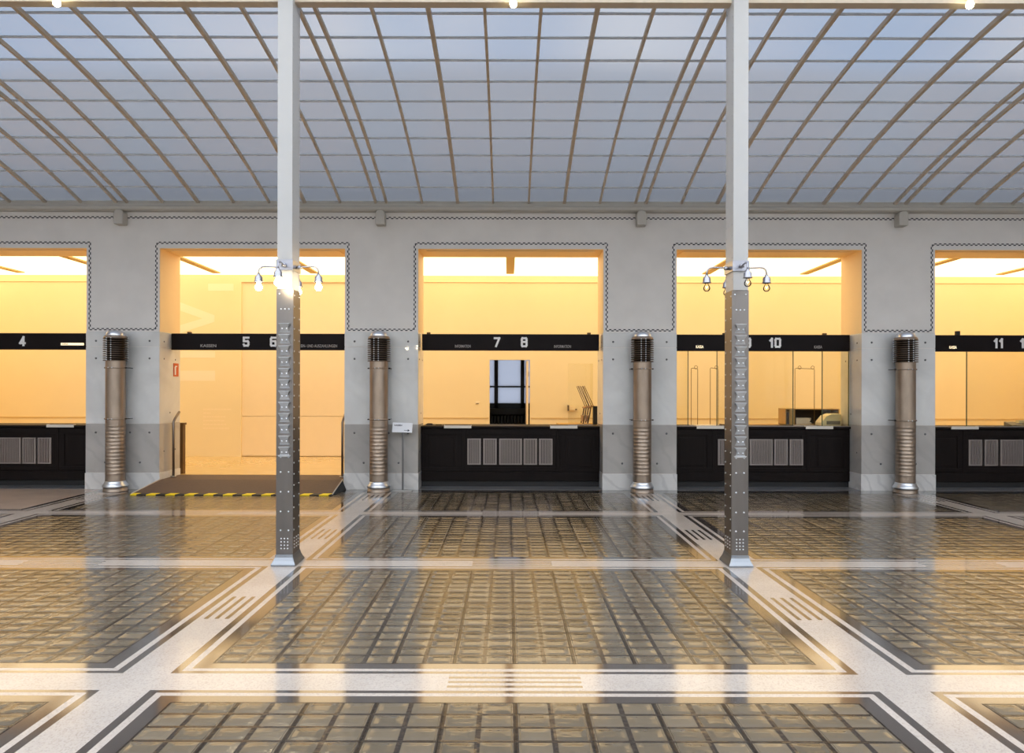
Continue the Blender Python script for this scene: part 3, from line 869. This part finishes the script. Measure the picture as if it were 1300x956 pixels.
def rail(x, s, lab):
    t = thing('handrail', lab, 'handrail', (x, YS-.02, ZR+.006), group='steel handrails of the ramp')
    MB().tube([(0, 0, .0), (0, 0, .90), (s*.006, .03, .95), (s*.02, .16, 1.07)], .02, 10).build('rail_bar', M['rail_steel'], t)
    MB().lathe([(0, .0), (.045, .0), (.045, .012), (0, .012)], (0, 0, .004), 16).build('foot_plate', M['chrome'], t)
rail(-5.525, 1, 'steel handrail with bent top at the left side of the ramp')
rail(-2.735, 1, 'steel handrail with bent top at the right side of the ramp')
t = thing('wooden_post', 'square brown post standing behind the left handrail', 'post', (-5.64, 11.98, ZR))
MB().box(-.045, .045, -.05, .05, 0, .84).build('post_shaft', M['post'], t, bevel=.004); MB().box(-.06, .06, -.06, .06, .84, .875).build('post_cap', M['post'], t, bevel=.004)
t = thing('fire_sign', 'small orange extinguisher sign on the opening side above the left handrail', 'sign', (bay(-1)-HO+.006, 11.665, 1.93))
MB().box(0, .008, -.085, .085, -.11, .11).build('sign_plate', M['red'], t)
MB().box(.008, .010, -.055, -.01, -.085, .05).box(.008, .010, -.045, .03, .05, .068).build('pictogram', M['white'], t)
t = thing('info_stand', 'slim stand with tilted white arrow sign beside the middle counter', 'sign stand', (-1.667, 10.99, 0))
MB().box(-.155, .155, -.07, .07, 0, .016).build('base_plate', M['chrome'], t, bevel=.003)
MB().box(-.014, .014, -.009, .009, .016, .96).build('pole', M['bolt'], t)
pl = MB().box(-.16, .155, -.006, .006, -.08, .08).build('sign_panel', M['white'], t, bevel=.002)
pl.location = (0, -.03, 1.005); pl.rotation_euler = (math.radians(-20), math.radians(1.5), 0)
text_mb('KASSEN', -.07, .022, .028, -.0085, .12, .002, .02).build('lettering', M['ink'], pl)
MB().stroke([(.03, -.045), (.09, -.045)], .006, -.0085, -.0065).prism([(.085, -.063), (.12, -.045), (.085, -.027)], -.0085, -.0065).build('arrow', M['ink'], pl)

# ------------------------------------------------------------------ hot air blowers
def blower(x, lab):
    t = thing('hot_air_blower', lab, 'warm air column', (x, 10.925, 0), group='aluminium hot air columns along the wall')
    prof = [(.143, .13), (.143, .22)]
    z = .235
    while z < 1.04:
        prof += [(.142, z), (.142, z+.034), (.1437, z+.042), (.1446, z+.048), (.1437, z+.054)]; z += .0575
    prof += [(.143, 1.06), (.1425, 2.05)]
    MB().lathe(prof, seg=40).build('cylinder', M['alu_brown'], t)
    MB().lathe([(.0, .15), (.146, .165), (.150, .150), (.162, .122), (.183, .098), (.186, .080), (.180, .068)], seg=40).build('flared_collar', M['alu_bright'], t)
    MB().lathe([(0, .068), (.174, .068), (.174, .018), (.180, .012), (.180, 0), (0, 0)], seg=40).build('floor_ring', M['alu_brown'], t)
    MB().lathe([(0, 2.41), (.128, 2.41), (.128, 2.04), (0, 2.04)], seg=32).build('head_core', M['alu_dark'], t)
    for i in range(11):
        z = 2.052+i*.034
        MB().lathe([(.13, z+.012), (.170, z+.011), (.177, z+.007), (.178, z), (.172, z-.002), (.13, z+.004), (.13, z+.012)], seg=40).build('louvre_ring', M['louvre'], t)
    for a in (-PI/2-.28, -PI/2+.12, PI*.05, PI*.95):
        b = MB()
        for i in range(11): b.dome((.176*math.cos(a), .176*math.sin(a), 2.06+i*.034), (math.cos(a), math.sin(a), 0), .011, .012, 8)
        b.build('louvre_studs', M['alu_bright'], t)
    MB().lathe([(.172, 2.41), (.165, 2.435), (.15, 2.445), (.13, 2.448), (.13, 2.41)], seg=40).build('head_rim', M['alu_brown'], t)
    MB().lathe([(.138, 2.445), (.138, 2.47), (.125, 2.50), (.095, 2.525), (0, 2.537)], seg=40).build('cap', M['alu_bright'], t)
    for z in (1.941, 1.137):
        st = MB().lathe([(.1435, z-.012), (.150, z-.010), (.150, z+.010), (.1435, z+.012)], seg=40).build('strap', M['alu_brown'], t)
        b = MB()
        for a in (-PI/2-.25, -PI/2+.15):
            b.dome((.149*math.cos(a), .149*math.sin(a), z), (math.cos(a), math.sin(a), 0), .010, .010)
        b.build('rivet_pair', M['alu_bright'], st)
        for s in (-1, 1):
            MB().tube([(s*.148, 0, z), (s*.178, 0, z)], .010, 8).tube([(s*.165, 0, z), (s*.165, .19, z)], .006, 8).build('wall_anchor', M['alu_dark'], st)
    return t
bx = [X0+P/2*q for q in (-3, -1, 1, 3)]
bl = blower(bx[0], 'riveted aluminium hot air column left of the ramp')
for x, lab in zip(bx[1:], ('riveted aluminium hot air column left of the middle counter, beside the arrow stand', 'riveted aluminium hot air column right of the middle counter',
                           'riveted aluminium hot air column nearest the right edge')):
    dup(bl, (x, 10.925, 0), lab)

# ------------------------------------------------------------------ iron columns
YK = 6.42
def column(x, lab):
    t = thing('iron_column', lab, 'column', (x, YK, 0), group='white iron columns cased in aluminium')
    hx, hy = .0765, .105
    # flared foot
    b = MB(); lev = [(0, .032), (.012, .034), (.02, .031), (.045, .018), (.075, .006), (.10, .002), (.10, 0)]
    rings = []
    for z, e in lev:
        rings.append([b.bm.verts.new((sx*(hx+e), sy*(hy+e+.008), z)) for sx, sy in ((-1,-1), (1,-1), (1,1), (-1,1))])
    for p, q in zip(rings, rings[1:]):
        for i in range(4): b.bm.faces.new([p[i], p[(i+1) % 4], q[(i+1) % 4], q[i]])
    b.bm.faces.new(rings[0][::-1]); b.bm.faces.new(rings[-1])
    b.build('foot', M['foot'], t)
    # cased shaft with its rivets
    b = MB(); zt = 2.516
    b.box(-hx, hx, -hy, hy, .02, zt)
    for s in (-1, 1):
        for z in (.318, .49, .67, .85, .985):
            for dx in (-.036, .036): b.dome((dx, s*hy, z), (0, s, 0), .0085, .006, m=1)
        for i in range(4):
            for dx in (-.030, 0, .030): b.dome((dx, s*hy, .153+.03*i), (0, s, 0), .0072, .006, m=1)
        for dx in (-.036, 0, .036): b.dome((dx, s*hy, 2.335), (0, s, 0), .0085, .006, m=1)
        for dx in (-.05, .05): b.dome((dx, s*hy, 2.475), (0, s, 0), .0085, .006, m=1)
        z = .32
        while z < 2.5:
            for dy in (-.075, .075): b.dome((s*hx, dy, z), (s, 0, 0), .0085, .006, m=1)
            z += .102
        for i in range(4):
            for dy in (-.06, 0, .06): b.dome((s*hx, dy, .153+.03*i), (s, 0, 0), .0072, .006, m=1)
    b.build('cased_shaft', [M['alu'], M['alu_bright']], t)
    for s in (-1,):
        MB().prism([(-.058, 1.005), (.058, 1.005), (.05, .99), (-.05, .99)], -hy-.012, -hy).build('strip_end', M['alu_bright'], t)
        for i in range(12):
            z = 1.036+i*.1023
            p = MB()
            # claw plate: wide lip on top, waisted, spreading to the foot, leaning out at the top
            out = [(-.046, z-.036), (.046, z-.036), (.036, z-.012), (.034, z+.012), (.052, z+.044), (-.052, z+.044), (-.034, z+.012), (-.036, z-.012)]
            yy = lambda zz: -hy-.006-.022*max(0, (zz-z+.036)/.08)
            f = [p.bm.verts.new((px, yy(pz), pz)) for px, pz in out]
            g = [p.bm.verts.new((px, -hy+.002, pz)) for px, pz in out]
            p.bm.faces.new(f)
            for q in range(8): p.bm.faces.new([f[q], g[q], g[(q+1) % 8], f[(q+1) % 8]])
            for dx in (-.021, .021): p.dome((dx, yy(z-.006), z-.006), (0, -1, -.2), .0085, .010)
            p.build('claw_plate', M['alu_bright'], t, bevel=.002)
    # painted upper iron
    b = MB(); ux, uy = .067, .112
    b.box(-ux, ux, -uy+.016, uy-.016, zt-.01, 5.9)
    b.box(-ux, ux, -uy, -uy+.012, zt, 5.9); b.box(-ux, ux, uy-.012, uy, zt, 5.9)
    z = 2.62
    while z < 5.4:
        for s in (-1, 1):
            for dy in (-.085, .085): b.dome((s*ux, dy, z), (s, 0, 0), .007, .006)
        z += .10
    b.build('upper_shaft', M['white_paint'], t)
    return t
cl_ = column(X0-P/2, 'white riveted iron column left of centre, in front of number 6')
dup(cl_, (X0+P/2, YK, 0), 'white riveted iron column right of centre, in front of number 9')
# lamp clusters
def lamps(x, lit, lab):
    t = thing('lamp_cluster', lab, 'lamp', (x, YK, 2.734), group='four-armed bulb lamps round the columns')
    b = MB(); hx, hy = .071, .117
    for x0, x1, y0, y1 in ((-hx-.006, hx+.006, -hy-.006, -hy), (-hx-.006, hx+.006, hy, hy+.006), (-hx-.006, -hx, -hy, hy), (hx, hx+.006, -hy, hy)): b.box(x0, x1, y0, y1, -.045, .05)
    b.build('band', M['nickel'], t)
    for ca, sa, base in ((1, 0, hx), (-1, 0, hx), (0, -1, hy), (0, 1, hy)):
        q = lambda r, z: (ca*r, sa*r, z)
        R_ = .277 if ca else .295
        a = MB().tube([q(base+.004, .0), q(base+.06, .004), q(R_-.06, .008), q(R_-.03, .004), q(R_-.008, -.014), q(R_, -.04), q(R_, -.066)], .008, 10)
        a.lathe([(0, .0), (.022, .0), (.018, .03), (0, .03)], (ca*(base+.028), sa*(base+.028), -.015), 12)
        arm = a.build('arm', M['nickel'], t)
        c = (ca*R_, sa*R_, -.138)
        MB().lathe([(0, .08), (.014, .08), (.017, .066), (.030, .052), (.034, .04), (.034, .016), (.040, .006), (.040, 0), (.032, .002), (0, .012)], c, 24).build('lamp_cap', M['nickel'], arm)
        bp = [(.014, .004), (.016, -.012), (.027, -.03), (.032, -.046), (.029, -.062), (.018, -.074), (0, -.079)]
        MB().lathe(bp, c, 24).build('bulb', M['bulb_lit'] if lit else M['bulb_clear'], arm)
        if not lit:
            MB().tube([(c[0]-.010, c[1], c[2]-.03), (c[0], c[1], c[2]-.05), (c[0]+.010, c[1], c[2]-.03)], .0025, 6).build('filament', M['filament'], arm)
    return t
lamps(X0-P/2, True, 'four-armed lamp with glowing bulbs on the left column')
lamps(X0+P/2, False, 'four-armed lamp with clear glass bulbs on the right column')
# bare bulbs under the ridge beam
for i, lab in ((-1, 'bare glowing bulb under the roof beam at the upper left'), (0, 'bare glowing bulb under the roof beam in the middle'), (1, 'bare glowing bulb under the roof beam at the upper right')):
    t = thing('pendant_bulb', lab, 'lamp', (bay(i), 6.30, 5.175), group='bare bulbs under the roof beam')
    MB().tube([(0, .07, .03), (0, 0, .03), (0, 0, -.01)], .012, 8).build('socket', M['nickel'], t)
    MB().lathe([(.012, -.01), (.016, -.022), (.03, -.045), (.034, -.062), (.03, -.082), (.016, -.094), (0, -.097)], (0, 0, 0), 20).build('bulb', M['bulb_pend'], t)

# ------------------------------------------------------------------ sky
w = bpy.data.worlds.new('World'); SC.world = w; w.use_nodes = True
N, L = w.node_tree.nodes, w.node_tree.links
bg = N['Background']
tc = N.new('ShaderNodeTexCoord')
n = N.new('ShaderNodeTexNoise'); n.inputs['Scale'].default_value = 6.5; n.inputs['Detail'].default_value = 2
L.new(tc.outputs['Generated'], n.inputs['Vector'])
r = N.new('ShaderNodeValToRGB')
r.color_ramp.elements[0].position = .40; r.color_ramp.elements[1].position = .58
r.color_ramp.elements[0].color = (.16, .36, .68, 1); r.color_ramp.elements[1].color = (1.0, .955, .89, 1)
L.new(n.outputs['Fac'], r.inputs['Fac']); L.new(r.outputs['Color'], bg.inputs['Color'])
bg.inputs['Strength'].default_value = SKY

# ------------------------------------------------------------------ camera
cam = bpy.data.cameras.new('camera'); co = bpy.data.objects.new('camera', cam); COL.objects.link(co)
cam.sensor_width = 36; cam.lens = 880/1300*36
cam.shift_x = 5/1300; cam.shift_y = 17.5/1300
cam.clip_start = .05; cam.clip_end = 100
co.matrix_world = Matrix.Translation((0, 0, 1.6)) @ Matrix.Rotation(math.radians(90), 4, 'X') @ Matrix.Rotation(.0022, 4, 'Z')
SC.camera = co
SC.view_settings.view_transform = 'Standard'; SC.view_settings.look = 'None'
SC.view_settings.gamma = 1; SC.view_settings.use_curve_mapping = False
SC.view_settings.exposure = 0
SC.cycles.max_bounces = 10; SC.cycles.diffuse_bounces = 6; SC.cycles.glossy_bounces = 5; SC.cycles.transmission_bounces = 6; SC.cycles.transparent_max_bounces = 12
SC.cycles.sample_clamp_indirect = 6
SC.cycles.caustics_reflective = False; SC.cycles.caustics_refractive = False
SC.cycles.use_denoising = True
